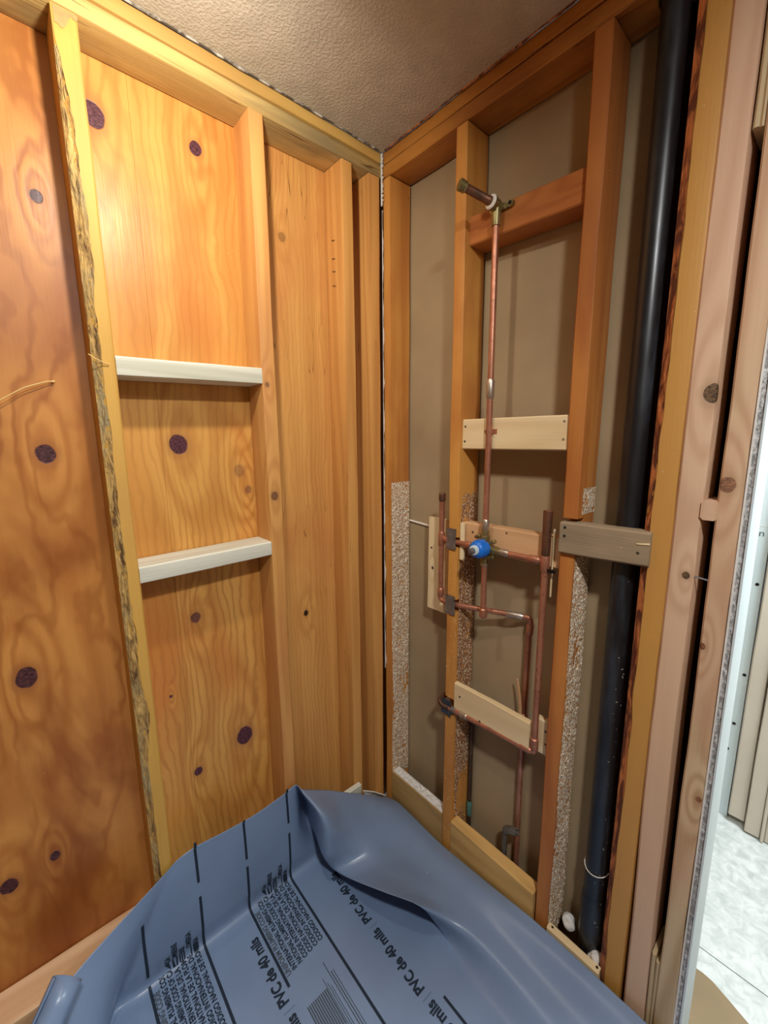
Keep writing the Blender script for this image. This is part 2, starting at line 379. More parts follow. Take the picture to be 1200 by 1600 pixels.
# ------------------------------------------------------------------ left wall framing
W = {}
W['l1'] = wood('yellow_pine', (208, 164, 92), (184, 136, 70), freq=8, fscale=9, stretch=.05, stain=(190, 140, 76), fleck=.4, rough=.6, pits=.6)
W['l2'] = wood('aged_brown_fir', (214, 160, 104), (186, 126, 76), freq=9, fscale=14, stretch=.05, fleck=.8, rough=.55, stain=(190, 124, 76), knots=[((.0+.044, .0, 1.33), .012, .7), ((.044, -.005, 1.63), .008, .6)])
W['l3'] = wood('aged_fir', (212, 156, 98), (184, 124, 72), freq=9, fscale=16, stretch=.04, fleck=.6, rough=.55, crack=.4)
W['plate_l'] = wood('weathered_plate', (206, 176, 124), (160, 126, 80), ax='y', freq=8, fscale=12, stretch=.06, rough=.75, stain=(122, 108, 80), stain_amt=.75, stain_scale=4, bump=.6, crack=1.5)
W['plate_l_up'] = wood('yellow_plate', (212, 172, 108), (184, 142, 82), ax='y', freq=8, fscale=14, stretch=.04, rough=.6, stain=(170, 132, 74))
W['plate_r'] = wood('orange_brown_plate', (196, 136, 72), (158, 98, 46), ax='x', freq=8, fscale=14, stretch=.05, rough=.5, stain=(120, 66, 32), stain_amt=.6, crack=1)
W['r'] = wood('orange_stud', (208, 150, 84), (184, 118, 58), freq=7, fscale=16, stretch=.04, rough=.5, stain=(168, 98, 48), stain_amt=.6, pits=.8, splat=(.9, 1.5, .6))
W['r3'] = wood('red_orange_stud', (192, 126, 70), (158, 90, 46), freq=8, fscale=14, stretch=.05, rough=.5, stain=(150, 84, 44), stain_amt=.6, pits=.9, fleck=.9)
W['r4'] = wood('ochre_stud', (196, 146, 84), (172, 120, 64), freq=5, fscale=16, stretch=.03, rough=.5, stain=(190, 134, 74), fleck=1, ringmix=.3)
W['new_pink'] = wood('fresh_pink_fir', (214, 180, 148), (190, 150, 118), warm=0, freq=9, fscale=11, stretch=.06, rough=.65, stain=(206, 160, 134), knots=[((.012, -.044, 1.56), .016), ((.004, -.044, 1.222), .008)], kcol=(110, 84, 60), fiber=.15)
W['new_beige'] = wood('fresh_beige_fir', (208, 184, 146), (172, 140, 100), warm=0, ringmix=.7, freq=12, fscale=9, stretch=.09, rough=.65, stain=(204, 156, 128), knots=[((-.010, -.044, 1.40), .014, .8), ((.012, -.044, .77), .008), ((-.016, -.044, 1.09), .008)], kcol=(140, 92, 66))
W['new_pale'] = wood('pale_pine', (226, 226, 210), (184, 182, 158), warm=0, ringmix=.5, ax='y', freq=9, fscale=14, stretch=.05, rough=.6, fiber=.1)
W['new_pale_x'] = wood('pale_pine_board', (238, 216, 172), (214, 184, 134), warm=0, ax='x', freq=10, fscale=10, stretch=.1, rough=.6, fiber=.1)
W['new_pale_z'] = wood('pale_pine_strip', (238, 218, 174), (218, 190, 140), warm=0, ax='z', freq=6, fscale=14, stretch=.05, rough=.6, fiber=.1, knots=[((-.045, -.01, .14), .005)])
W['salmon_x'] = wood('salmon_fir_block', (218, 174, 128), (190, 142, 98), warm=0, ax='x', freq=8, fscale=12, stretch=.1, rough=.6)
W['top_x'] = wood('orange_knotty_block', (192, 124, 72), (158, 92, 50), ax='x', freq=9, fscale=12, stretch=.15, rough=.5, knots=[((.158, -.04, .078), .016)], kcol=(120, 70, 44), stain=(160, 86, 44))
W['grey_x'] = wood('weathered_grey_block', (172, 150, 116), (126, 104, 76), warm=0, ax='x', freq=8, fscale=16, stretch=.1, rough=.85, bump=.7, fleck=.9, stain=(120, 110, 96))
W['base_x'] = wood('tan_bottom_block', (218, 178, 124), (184, 142, 92), ax='x', freq=9, fscale=12, stretch=.1, rough=.7, stain=(150, 112, 72), stain_amt=.6, pits=.7)
W['base_grey_x'] = wood('grey_tan_bottom_block', (190, 156, 112), (146, 114, 76), ax='x', freq=9, fscale=12, stretch=.1, rough=.75, stain=(116, 92, 64), stain_amt=.7)
W['base_y'] = wood('pink_tan_ledge', (232, 192, 150), (204, 158, 112), warm=0, ax='y', freq=7, fscale=12, stretch=.06, rough=.65)
W['base_y2'] = wood('grey_ledge_face', (190, 168, 128), (150, 126, 90), warm=0, ax='y', freq=7, fscale=12, stretch=.06, rough=.75)
W['ply_edge'] = wood('plywood_edge', (196, 174, 136), (160, 134, 96), warm=0, freq=4, fscale=20, stretch=.02, rough=.75)

SG = 'studs of the left wall'; RG = 'studs of the right wall'
def stud(lo, hi, mat, label, group, **kw):
    o = beam('wall_stud', lo, hi, mat, **kw); tag(o, label, 'stud', group); return o
# bark-edged stud
def wane1(t):
    a = .010+.006*noise.noise((t*2.3, 1, 0))+.004*noise.noise((t*11, 2, 0))+.003*noise.noise((t*37, 2, 5))
    f = min(1, max(0, (2.33-t)/.12)); b = (.012+.006*noise.noise((t*3.1, 5, 0)))*f+.002
    big = .012*math.exp(-((t-.92)/.06)**2)+.006*math.exp(-((t-1.95)/.1)**2)
    return .012*f+.001, max(.002, (a+.006+big)*f)
mir = lambda v: (-v[0], v[1], v[2])
V, Fc = beamg((0, -.797, ZF), (X*-1, -.757, 2.366), 'z', n=160, wane=wane1, seed=3, wob=.001, cut=mir)
st = mesh('wall_stud', V, Fc, W['l1'], angle=28); tag(st, 'yellow pine stud with a ragged bark edge, left end of the ladder of pale crosspieces', 'stud', SG)
V, Fc = [], []; n = 420
for i in range(n+1):
    t = .12+(2.30-.12)*i/n; wp, wq = wane1(t)
    for j in range(9):
        u = j/8; x = -wp*(1-u)*1.0; y = -.797+wq*u
        a = noise.noise((t*55, u*5, 3))*.0022+noise.noise((t*140, u*9, 7))*.0012+noise.noise((t*16, u*2, 9))*.0018
        e = .0012+a*(1 if 0 < j < 8 else .2)
        nx, ny = .7, -.7; V.append((x+nx*e, y+ny*e, t))
for i in range(n):
    for j in range(8):
        a = i*9+j; Fc.append((a, a+1, a+10, a+9))
tag(mesh('bark_edge', V, Fc, M['bark'], st, angle=60), 'dark brown ragged bark edge')
V, Fc = boxg((-.018, -.7975, 2.325), (.0012, -.757, 2.364)); V, Fc = boxg((-.02, -.7982, 2.318), (-.0, -.7972, 2.364))
V2 = [(.0009, -.794+.037*i/8, 2.364) for i in range(9)]+[(.0009, -.794+.037*i/8, 2.335+.012*noise.noise((i*.9, 0, 0))+(.02 if i > 4 else 0)) for i in range(9)]
F2 = [(i, i+1, i+10, i+9) for i in range(8)]
tag(mesh('paint_mark', V2, F2, M['redmark'], st), 'orange red paint on the stud top')
stud((X, -.427, ZF), (0, -.387, 2.366), W['l2'], 'brown stud holding the right ends of the pale crosspieces', SG, seed=5)
stud((X, -.153, ZF), (0, -.114, 2.366), W['l3'], 'second stud left of the corner, straight brown fir', SG, seed=6)
stud((X, -.055, ZF), (0, -.011, 2.366), W['l3'], 'last stud of the left wall, tight in the corner', SG, seed=7)

def gable(name, lo, hi, mat, label, **kw):
    o = beam(name, lo, hi, mat, **kw); tag(o, label, 'plate'); return o
gable('top_plate', (X, -2.3, 2.368), (0, -.006, 2.4025), W['plate_l'], 'weathered lower top plate of the left wall, resting on the studs', ax='y', seed=1, n=60, wob=.001)
gable('top_plate', (X, -2.3, 2.4075), (-.001, -.006, 2.4385), W['plate_l_up'], 'yellow upper top plate of the left wall, just under the ceiling', ax='y', seed=2, n=60)
gable('top_plate', (.004, 0, 2.366), (.720, .089, 2.4005), W['plate_r'], 'orange brown lower top plate of the right wall, resting on the studs', ax='x', seed=3, n=50, wob=.0016)
gable('top_plate', (.004, .001, 2.4055), (.720, .089, 2.4385), W['plate_r'], 'orange brown upper top plate of the right wall, just under the ceiling', ax='x', seed=4, n=50)
# a ragged rim where the ceiling board was cut away
def ragged(name, pts, wid, mat, label, cat, seed=0, n=160, dirv=(0, 0, -1), amp=1.0):
    V, Fc = [], []; a, b = Vector(pts[0]), Vector(pts[1]); d = Vector(dirv)
    for i in range(n+1):
        u = i/n; p = a+(b-a)*u; q = p+d*(wid*max(.02, .55+amp*noise.noise((u*23, seed, 1))+.4*amp*noise.noise((u*70, seed, 4))))
        V += [tuple(p), tuple(q), tuple(q+Vector(pts[2])), tuple(p+Vector(pts[2]))]
    for i in range(n):
        for j in range(4):
            k = (j+1) % 4; Fc.append((i*4+j, i*4+k, i*4+4+k, i*4+4+j))
    Fc += [(0, 1, 2, 3), (4*n+3, 4*n+2, 4*n+1, 4*n)]
    o = mesh(name, V, Fc, mat); tag(o, label, cat); return o
ragged('torn_ceiling_edge', ((.006, -2.2, 2.4335), (.006, -.02, 2.4335), (.004, 0, 0)), .0028, M['paper_edge'], 'thin torn white ceiling edge along the left top plate', 'plaster edge', 1)
ragged('torn_ceiling_edge', ((.02, -.006, 2.4335), (1.1, -.006, 2.4335), (0, -.003, 0)), .004, M['red_bark'], 'thin torn brown ceiling paper edge along the right top plate', 'plaster edge', 2)
ragged('corner_tape', ((.001, -.007, 2.432), (.001, -.007, 2.29), (0, .003, 0)), .012, M['white'], 'ragged white tape remnant at the top of the corner', 'tape', 3, 50, (1, 0, 0), .8)
ragged('corner_tape', ((.001, -.003, 2.28), (.001, -.003, .75), (0, .002, 0)), .0035, M['white'], 'thin line of white tape crumbs down the corner', 'tape', 6, 400, (1, 0, 0), 2.2)

# ------------------------------------------------------------------ crosspieces and ledges on the left
CG = 'pale crosspieces between the two left studs'
V, Fc = beamg((X+.002, -.757, 1.7225), (.001, -.427, 1.762), 'y', wob=.0008, seed=11, cut=lambda v: (v[0], v[1], v[2]+(v[1]+.757)/.33*.009))
tag(mesh('crosspiece', V, Fc, W['new_pale'], angle=28), 'upper pale crosspiece between the bark-edged stud and its neighbour', 'crosspiece', CG)
V, Fc = beamg((X+.002, -.757, 1.258), (.001, -.427, 1.296), 'y', wob=.0008, seed=12, cut=lambda v: (v[0], v[1], v[2]+(v[1]+.757)/.33*.006))
tag(mesh('crosspiece', V, Fc, W['new_pale'], angle=28), 'lower pale crosspiece between the bark-edged stud and its neighbour', 'crosspiece', CG)
t = beam('ledge_board', (X+.001, -1.7, ZF), (-.001, -.799, .338), W['base_y'], ax='y', seed=13, n=20); tag(t, 'pink tan ledge board on edge left of the bark-edged stud', 'board', 'bottom boards of the left wall')
V, Fc = beamg((.0015, -.255, .31), (.021, -.139, .352), 'y', seed=14)
tag(mesh('ledge_board', V, Fc, W['new_pale'], angle=28), 'pale board end peeking out above the liner near the corner', 'board', 'bottom boards of the left wall')
V, Fc = beamg((X+.001, -.756, ZF), (-.002, -.429, .330), 'y', seed=15)
tag(mesh('ledge_board', V, Fc, W['base_y'], angle=28), 'bottom board hidden behind the liner under the pale crosspieces', 'board', 'bottom boards of the left wall')
# white paper scrap in the corner
V = [(.004, -.10, .245), (.01, -.05, .235), (.03, -.03, .24), (.02, -.08, .28), (.006, -.12, .30)]
tag(mesh('plaster_scrap', V+[(a-.004, b+.003, c) for a, b, c in V], [(0, 1, 2, 3, 4), (9, 8, 7, 6, 5)]+[(i, (i+1) % 5, (i+1) % 5+5, i+5) for i in range(5)], M['white'], smooth=False), 'white plaster scrap at the foot of the corner above the liner', 'scrap')

# ------------------------------------------------------------------ right wall studs
def residue(parent, x, ya, yb, za, zb, mat, seed, amp=.005, thr=.0, ny=22, nz=420, fade=.12):
    V, Fc = [], []
    for i in range(nz+1):
        z = za+(zb-za)*i/nz; e = min(1, (z-za)/.02, (zb-z)/fade)
        for j in range(ny+1):
            y = ya+(yb-ya)*j/ny; ed = min(1, j/3., (ny-j)/2.)
            h = (noise.noise((y*120, z*70, seed))*.6+noise.noise((y*260, z*200, seed+5))*.5+noise.noise((y*20, z*6, seed+9))*.7+.25-thr)*e*ed
            V.append((x+max(-.0015, h*amp), y, z))
    for i in range(nz):
        for j in range(ny):
            a = i*(ny+1)+j; Fc.append((a, a+1, a+ny+2, a+ny+1))
    o = mesh('plaster_residue', V, Fc, mat, parent, angle=180); tag(o, 'gritty pale plaster residue'); return o
R1 = stud((.001, 0, ZF), (.034, .089, 2.363), W['r'], 'first stud of the right wall, tight in the corner with gritty residue', RG, seed=21)
residue(R1, .034, .003, .088, .30, 1.44, M['grit'], 3)
R2 = stud((.286, 0, ZF), (.323, .089, 2.363), W['r'], 'orange stud crossed by the copper pipes under metal plates', RG, seed=22,
          notches=[(.725, .777, .024), (1.066, 1.108, .026), (1.270, 1.300, .024)])
residue(R2, .323, .012, .088, .12, 1.44, M['grit_dark'], 13, .004, .15)
R3 = stud((.625, 0, ZF), (.662, .089, 2.363), W['r3'], 'reddish stud right of the copper pipes, notched for the grey block', RG, seed=23,
          notches=[(1.322, 1.402, .034)], shift=(0, 0, 0))
residue(R3, .662, .003, .088, .20, 1.31, M['grit'], 23, .006, -.1, fade=.05)
residue(R3, .662, .02, .088, 1.41, 1.47, M['grit'], 29, .004, .1, nz=40, fade=.03)
def wane4(t):
    return max(.004, .014+.005*noise.noise((t*3, 1, 0))+.003*noise.noise((t*13, 2, 0))), .011
R4 = stud((.7955, 0, ZF), (.8445, .089, 2.45), W['r4'], 'ochre stud with a dark bark strip, right of the black drain pipe', RG, seed=24, wane=wane4, n=120, wob=.0008)
V, Fc = [], []; n = 300
for i in range(n+1):
    t = .12+2.3*i/n; wp, wq = wane4(t)
    for j in range(7):
        u = j/6; e = .0012+noise.noise((t*60, u*5, 3))*.0014*(1 if 0 < j < 6 else .2)
        V.append((.7955+wp*u-.7*e, wq*(1-u)-.7*e, t))
for i in range(n):
    for j in range(6):
        a = i*7+j; Fc.append((a, a+1, a+8, a+7))
tag(mesh('bark_edge', V, Fc, M['red_bark'], R4, angle=60), 'dark red bark strip')
R5 = stud((.8475, 0, ZF), (.8905, .089, 2.45), W['new_pink'], 'fresh pinkish doorway stud beside the ochre stud', RG, seed=25, shift=(-.004, 0, 0), cut=lambda v: (v[0]+.009*max(0, (.95-v[2]))/.85, v[1], v[2]), n=40, r=.004)
R6 = stud((.9165, 0, ZF), (.951, .089, 2.45), W['new_beige'], 'fresh beige doorway stud against the white drywall edge', RG, seed=26, shift=(-.014, 0, 0), n=40, r=.003)

# doorway fillers
tag(beam('plywood_spacer', (.889, .002, 2.068), (.8968, .085, 2.45), W['ply_edge'], seed=31), 'left ply of the paired spacers high between the fresh studs', 'spacer', 'plywood spacers between the fresh studs')
tag(beam('plywood_spacer', (.8975, .003, 2.066), (.9035, .085, 2.45), W['ply_edge'], seed=32), 'right ply of the paired spacers high between the fresh studs', 'spacer', 'plywood spacers between the fresh studs')
tag(beam('plywood_spacer', (.8995, .002, ZF), (.907, .085, .440), W['ply_edge'], seed=33, shift=(-.002, 0, 0)), 'left ply of the paired spacers low between the fresh studs', 'spacer', 'plywood spacers between the fresh studs')
tag(beam('plywood_spacer', (.9078, .003, ZF), (.9155, .085, .425), W['ply_edge'], seed=34, shift=(-.002, 0, 0)), 'right ply of the paired spacers low between the fresh studs', 'spacer', 'plywood spacers between the fresh studs')
tag(beam('spacer_block', (.885, -.003, 1.433), (.9095, .08, 1.469), W['new_pink'], ax='y', seed=35, r=.005), 'small rounded wood block wedged between the fresh studs', 'spacer')
tag(tube('nail', [(.888, .004, 1.322), (.912, .004, 1.319)], .0018, M['steel'], cap=True, seg=8), 'nail bridging the dark gap between the fresh studs', 'nail')
# drywall end at the doorway: paper, broken core, face
V, Fc = beamg((.9515, .001, ZF), (.9545, .112, 2.45), 'z', n=40, r=.0004, wob=.0004, shift=(-.014, 0, 0))
dw = mesh('doorway_drywall', V, Fc, M['white'], origin=(.9515, 0, ZF)); tag(dw, 'white drywall board edge wrapping the doorway beside the beige stud', 'drywall')
V, Fc = [], []; n = 600
for i in range(n+1):
    t = ZF+2.35*i/n; sh = -.014*i/n
    for j in range(7):
        u = j/6; e = noise.noise((t*80, u*4, 3))*.0022+noise.noise((t*230, u*8, 9))*.001
        V.append((.9545+.0075*u+sh, .0035+e*(1 if 0 < j < 6 else 0)+(.1 if j in () else 0), t))
for i in range(n):
    for j in range(6):
        a = i*7+j; Fc.append((a, a+1, a+8, a+7))
tag(mesh('broken_core', V, Fc, M['gyp_core'], dw, angle=180), 'rough grey gypsum core')
V, Fc = beamg((.962, .0, ZF), (.9655, .112, 2.45), 'z', n=40, r=.0004, wob=.0004, shift=(-.014, 0, 0))
tag(mesh('face_layer', V, Fc, M['gyp_face'], dw), 'smooth bluish white face')
# ------------------------------------------------------------------ boards between the right studs
def screws(parent, pts, r=.0032):
    for p in pts:
        V, Fc = lathe((p[0], p[1]+.002, p[2]), (p[0], p[1]-.0012, p[2]), [(0, r), (.7, r), (1, r*.6), (.8, r*.35), (.5, r*.2)])
        tag(mesh('screw', V, Fc, M['screw'], parent), None)
def wedge(lo, hi, zr, x0, x1):      # raise the right end by zr
    return lambda v: (v[0], v[1], v[2]+(v[0]-x0)/(x1-x0)*zr)
V, Fc = beamg((.3235, .018, 2.083), (.6245, .089, 2.152), 'x', seed=41, cut=wedge(0, 0, -.012, .3235, .6245))
tag(mesh('blocking_board', V, Fc, W['top_x'], angle=28), 'orange knotty block behind the shower arm, highest between the studs', 'blocking', 'blocking between the right wall studs')
V, Fc = beamg((.3235, .010, 1.556), (.6245, .029, 1.637), 'x', seed=42, wob=.0006)
b = mesh('blocking_board', V, Fc, W['new_pale_x'], angle=28); tag(b, 'pale pine board with four black screws halfway up the riser pipe', 'blocking', 'blocking between the right wall studs')
screws(b, [(.332, .010, 1.618), (.331, .010, 1.577), (.612, .010, 1.622), (.612, .010, 1.581), (.398, .010, 1.603), (.432, .010, 1.603)])
V, Fc = beamg((.3235, .020, 1.268), (.6245, .058, 1.345), 'x', seed=43)
b = mesh('blocking_board', V, Fc, W['salmon_x'], angle=28); tag(b, 'salmon coloured block behind the blue-capped shower valve', 'blocking', 'blocking between the right wall studs')
screws(b, [(.360, .020, 1.32), (.47, .020, 1.335)], .003)
tag(beam('shim_strip', (.3242, .004, 1.235), (.338, .016, 1.343), W['new_pale_z'], seed=44, n=8), 'short pale shim beside the left metal plate at valve height', 'shim')
tag(beam('shim_strip', (.5985, .016, 1.195), (.604, .0195, 1.368), W['new_pale_z'], seed=45, n=8), 'thin pale shim behind the right vertical pipe', 'shim')
V, Fc = beamg((.3235, .000, .745), (.577, .018, .838), 'x', seed=46)
b = mesh('blocking_board', V, Fc, W['new_pale_x'], angle=28); tag(b, 'pale pine board above the lowest copper pipe', 'blocking', 'blocking between the right wall studs')
screws(b, [(.345, .0, .80), (.42, .0, .757)])
V, Fc = beamg((.579, .022, .750), (.6245, .040, .850), 'x', seed=47)
b = mesh('blocking_board', V, Fc, W['new_pale_x'], angle=28); tag(b, 'short pale pine piece behind the foot of the right vertical pipe', 'blocking', 'blocking between the right wall studs')
screws(b, [(.611, .022, .822), (.613, .022, .785)])
screws(b, [(.5795, .022, .822)])
b = beam('vertical_batten', (.164, .045, 1.027), (.284, .064, 1.335), W['new_pale_z'], seed=48, n=12); tag(b, 'upright pale batten behind the left copper stub', 'batten')
screws(b, [(.18, .045, 1.235)])
V, Fc = beamg((.628, -.012, 1.322), (.813, .027, 1.394), 'x', seed=49, r=.004, wob=.0025, cut=wedge(0, 0, .004, .628, .813))
b = mesh('grey_block', V, Fc, W['grey_x'], angle=28); tag(b, 'weathered grey block let into the reddish stud before the drain pipe', 'blocking')
screws(b, [(.640, -.0125, 1.382), (.640, -.0125, 1.362), (.793, -.0125, 1.352)], .003)
V = [(.79, -.0128, 1.372), (.813, -.0128, 1.376), (.813, -.0128, 1.372), (.79, -.0128, 1.370)]
tag(mesh('split_splinter', V+[(a, b_-.002, c) for a, b_, c in V], [(0, 1, 2, 3), (4, 5, 6, 7), (0, 1, 5, 4), (2, 3, 7, 6), (1, 2, 6, 5), (0, 3, 7, 4)], W['new_pale_x'], b, smooth=False), 'fresh pale splinter')
# bottom boards
b = beam('bottom_board', (.036, -.002, ZF), (.2845, .036, .338), W['base_grey_x'], ax='x', seed=51, r=.004); tag(b, 'bottom board with crumbly white top between corner and pipe stud', 'board', 'bottom boards of the right wall')
V, Fc = [], []; nx, ny = 160, 16
for i in range(nx+1):
    for j in range(ny+1):
        x = .038+.245*i/nx; y = .001+.033*j/ny; e = min(1, i/4, (nx-i)/4, j/2., (ny-j)/2.)
        V.append((x, y, .3375+e*max(0, .003+.006*noise.noise((x*70, y*70, 3))+.003*noise.noise((x*200, y*200, 8)))))
for i in range(nx):
    for j in range(ny):
        a = i*(ny+1)+j; Fc.append((a, a+1, a+ny+2, a+ny+1))
tag(mesh('mortar_crumbs', V, Fc, M['white'], b, angle=180), 'white crumbly mortar on top')
b = beam('bottom_board', (.3245, -.004, ZF), (.620, .034, .338), W['base_x'], ax='x', seed=52, r=.004); tag(b, 'tan bottom board between the pipe stud and the reddish stud', 'board', 'bottom boards of the right wall')
screws(b, [], .002)
b = beam('bottom_board', (.664, -.008, ZF), (.799, .012, .276), W['new_pale_x'], ax='x', seed=53, r=.004); tag(b, 'low pale bottom board in front of the drain pipe', 'board', 'bottom boards of the right wall')
screws(b, [(.676, .0, .2775), (.792, .0, .2775)], .003)
V = [(.71, .04, .24), (.74, .05, .25), (.745, .045, .285), (.72, .05, .30), (.705, .045, .27)]
for k, (dx, lab) in enumerate([(-.02, 'white plaster lump behind the low pale bottom board, near the pale screw'), (.045, 'white plaster lump at the foot of the black drain pipe')]):
    bm = bmesh.new(); bmesh.ops.create_icosphere(bm, subdivisions=3, radius=.017)
    for v in bm.verts: v.co *= 1+.5*noise.noise(v.co*60+Vector((k*5, 0, 0)))
    me = bpy.data.meshes.new('plaster_lump'); bm.to_mesh(me); bm.free()
    o = link('plaster_lump', me, M['white'], None, (.722+dx*1.3, .055-.03*(k), .268-.0*k)); tag(o, lab, 'plaster')

# ------------------------------------------------------------------ drain pipe
p0, p1 = Vector((.756, .046, .12)), Vector((.750, .046, 2.46))
V, Fc = lathe(p0, p1, [(0, .0255), (.05, .0255), (1, .0245)])
dp = empty('drain_pipe', (.753, .046, ZF)); tag(dp, 'black plastic drain pipe running floor to ceiling', 'pipe')
WLd = mesh('pipe', V, Fc, M['abs'], dp)
V, Fc = lathe((.756, .046, .30), (.7555, .046, .43), [(0, .026), (.02, .0295), (.9, .0295), (1, .026)]); mesh('coupling', V, Fc, M['abs'], dp)
V, Fc = lathe((.758, .06, 2.335), (.756, .06, 2.45), [(0, .024), (.1, .036), (1, .036)])
mesh('coupling', V, Fc, M['abs'], dp)
pts = []
for k in range(22):
    a = math.radians(165+190*k/21); pts.append((.756+.0285*math.cos(a), .046+.0285*math.sin(a), .517-.010*math.sin(math.pi*k/21)))
tag(tube('wire_loop', pts, .0011, M['fleck'], seg=6), 'white wire loop hooked around the black drain pipe', 'wire')

# ------------------------------------------------------------------ shower plumbing: soldered, so one thing
SP = empty('shower_plumbing', (.42, 0, .73)); tag(SP, 'copper shower plumbing with blue-capped valve between the right wall studs', 'plumbing')
C, RP = M['copper'], .008
def ring(a, b, r=.0102, mat=None, name='solder_joint'):
    V, Fc = lathe(a, b, [(0, RP), (.12, r), (.5, r*1.0), (.88, r), (1, RP)]); return mesh(name, V, Fc, mat or M['copper'], SP)
V1, VZ = .417, 1.290
tube('riser_pipe', [(V1, .0, VZ+.035), (.4155, .0, 2.105)], RP, C, SP)
ring((V1-.0005, 0, 1.685), (V1-.0007, 0, 1.735), .0104, M['solder'], 'pipe_coupling')
ring((V1, 0, 1.333), (V1, 0, 1.368), .0104, M['solder'])
V, Fc = lathe((V1, .002, 1.596), (V1, .002, 1.608), [(0, .0092), (1, .0092)]); V2, F2 = boxg((V1-.018, .0078, 1.597), (V1+.018, .0098, 1.609))
mesh('pipe_clip', *join([(V, Fc), (V2, F2)]), C, SP)
# shower arm elbow
V, Fc = join([lathe((.4155, 0, 2.092), (.4155, 0, 2.132), [(0, .0105), (.3, .0115), (1, .0125)]), lathe((.416, .012, 2.137), (.414, -.02, 2.138), [(0, .010), (.35, .0135), (.75, .0135), (.76, .016), (1, .016)])])
el = mesh('shower_arm_elbow', V, Fc, M['brass'], SP); tag(el, 'brass elbow with lug')
V, Fc = join([boxg((.398, .010, 2.128), (.4465, .017, 2.142)), lathe((.4465, .017, 2.135), (.4465, .008, 2.135), [(0, .008), (1, .008)]), lathe((.398, .017, 2.135), (.398, .008, 2.135), [(0, .008), (1, .008)])])
mesh('elbow_lug', V, Fc, M['brass'], SP)
V, Fc = lathe((.4465, .006, 2.135), (.4465, .0085, 2.135), [(0, .004), (1, .0045)]); mesh('screw', V, Fc, M['screw'], SP)
V, Fc = lathe((.4145, -.019, 2.138), (.4140, -.026, 2.139), [(0, .0135), (.5, .0165), (1, .0135)]); tag(mesh('thread_tape', V, Fc, M['fleck'], SP), 'white thread tape')
V, Fc = lathe((.4140, -.024, 2.139), (.386, -.088, 2.158), [(0, .0105), (.1, .0105), (.12, .0095), (1, .0095)]); tag(mesh('shower_arm', V, Fc, M['copper_old'], SP), 'dark capped shower arm')
V, Fc = lathe((.3875, -.085, 2.157), (.3805, -.101, 2.162), [(0, .0095), (.05, .0125), (.3, .0125), (.32, .0105), (.45, .0105), (.47, .013), (.95, .013), (1, .011)]); mesh('arm_cap', V, Fc, M['brass'], SP)
# valve
V, Fc = join([lathe((V1, .012, VZ), (V1, -.022, VZ), [(0, .018), (.2, .022), (.8, .022), (1, .018)]),
              lathe((V1, .0, VZ+.015), (V1, .0, VZ+.048), [(0, .013), (.5, .013), (.55, .0108), (1, .0108)]),
              lathe((V1, .0, VZ-.015), (V1, .0, VZ-.045), [(0, .013), (.5, .013), (.55, .0108), (1, .0108)]),
              lathe((V1-.012, .0, VZ-.004), (V1-.045, .0, VZ-.005), [(0, .013), (.5, .013), (.55, .0105), (1, .0105)]),
              lathe((V1+.012, .0, VZ-.004), (V1+.05, .0, VZ-.005), [(0, .013), (.6, .013), (.65, .0105), (1, .0105)])])
tag(mesh('valve_body', V, Fc, M['brass'], SP), 'greenish brass valve body')
for dx, dz in ((.028, .02), (.026, -.022), (-.02, .028)):
    V, Fc = lathe((V1+dx, .004, VZ+dz), (V1+dx, -.016, VZ+dz), [(0, .006), (.5, .006), (.55, .0045), (1, .0045)]); mesh('valve_lug', V, Fc, M['brass'], SP)
V, Fc = lathe((V1+.002, -.014, VZ), (V1+.004, -.052, VZ+.002), [(0, .021), (.1, .0255), (.55, .0255), (.8, .023), (.95, .018), (1, .014)])
V = [tuple(Vector(v)*1.0+Vector((1, .6, 1))*.0018*noise.noise(Vector(v)*110)) for v in V]
tag(mesh('valve_cap', V, Fc, M['blue'], SP), 'bright blue plastic valve cap')
V, Fc = lathe((V1+.004, -.050, VZ+.002), (V1+.0045, -.060, VZ+.002), [(0, .014), (.8, .0135), (1, .010)]); tag(mesh('stem_collar', V, Fc, M['pale_plastic'], SP), 'pale collar')
V, Fc = lathe((V1+.0045, -.058, VZ+.002), (V1+.005, -.074, VZ+.002), [(0, .0078), (.8, .0078), (1, .006)]); tag(mesh('valve_stem', V, Fc, M['steel'], SP), 'grey stem')
# side runs
ZH = 1.285
tube('supply_pipe', [(.256, .006, ZH), (V1-.03, .002, ZH)], RP, C, SP)
tube('supply_pipe', [(V1+.03, .002, ZH), (.588, .006, ZH)], RP, C, SP)
ring((.345, .004, ZH), (.375, .003, ZH)); ring((.455, .003, ZH), (.49, .003, ZH), .0104, M['solder']); ring((.545, .005, ZH), (.575, .006, ZH))
ring((.235+.028, .006, ZH), (.29, .006, ZH), .0102)
# left vertical stub and loop
tube('left_pipe_loop', [(.256, .006, 1.405), (.256, .006, 1.12), (.256, .006, 1.088), (.278, .008, 1.088), (.33, .016, 1.088), (.524, .074, 1.096), (.519, .078, 1.05), (.516, .078, .70), (.518, .078, .36), (.519, .078, .20)], RP, C, SP, bend=.012)
ring((.256, .006, 1.262), (.256, .006, 1.308)); ring((.256, .006, 1.40), (.256, .006, 1.425), .0102, M['copper_old'], 'stub_cap'); ring((.256, .006, 1.128), (.256, .006, 1.10))
ring((.268, .007, 1.088), (.30, .012, 1.088)); ring((.46, .055, 1.0935), (.505, .068, 1.095), .0104, M['solder']); ring((.5225, .0765, 1.078), (.519, .078, 1.04))
ring((.5165, .078, .80), (.5165, .078, .765), .0115)
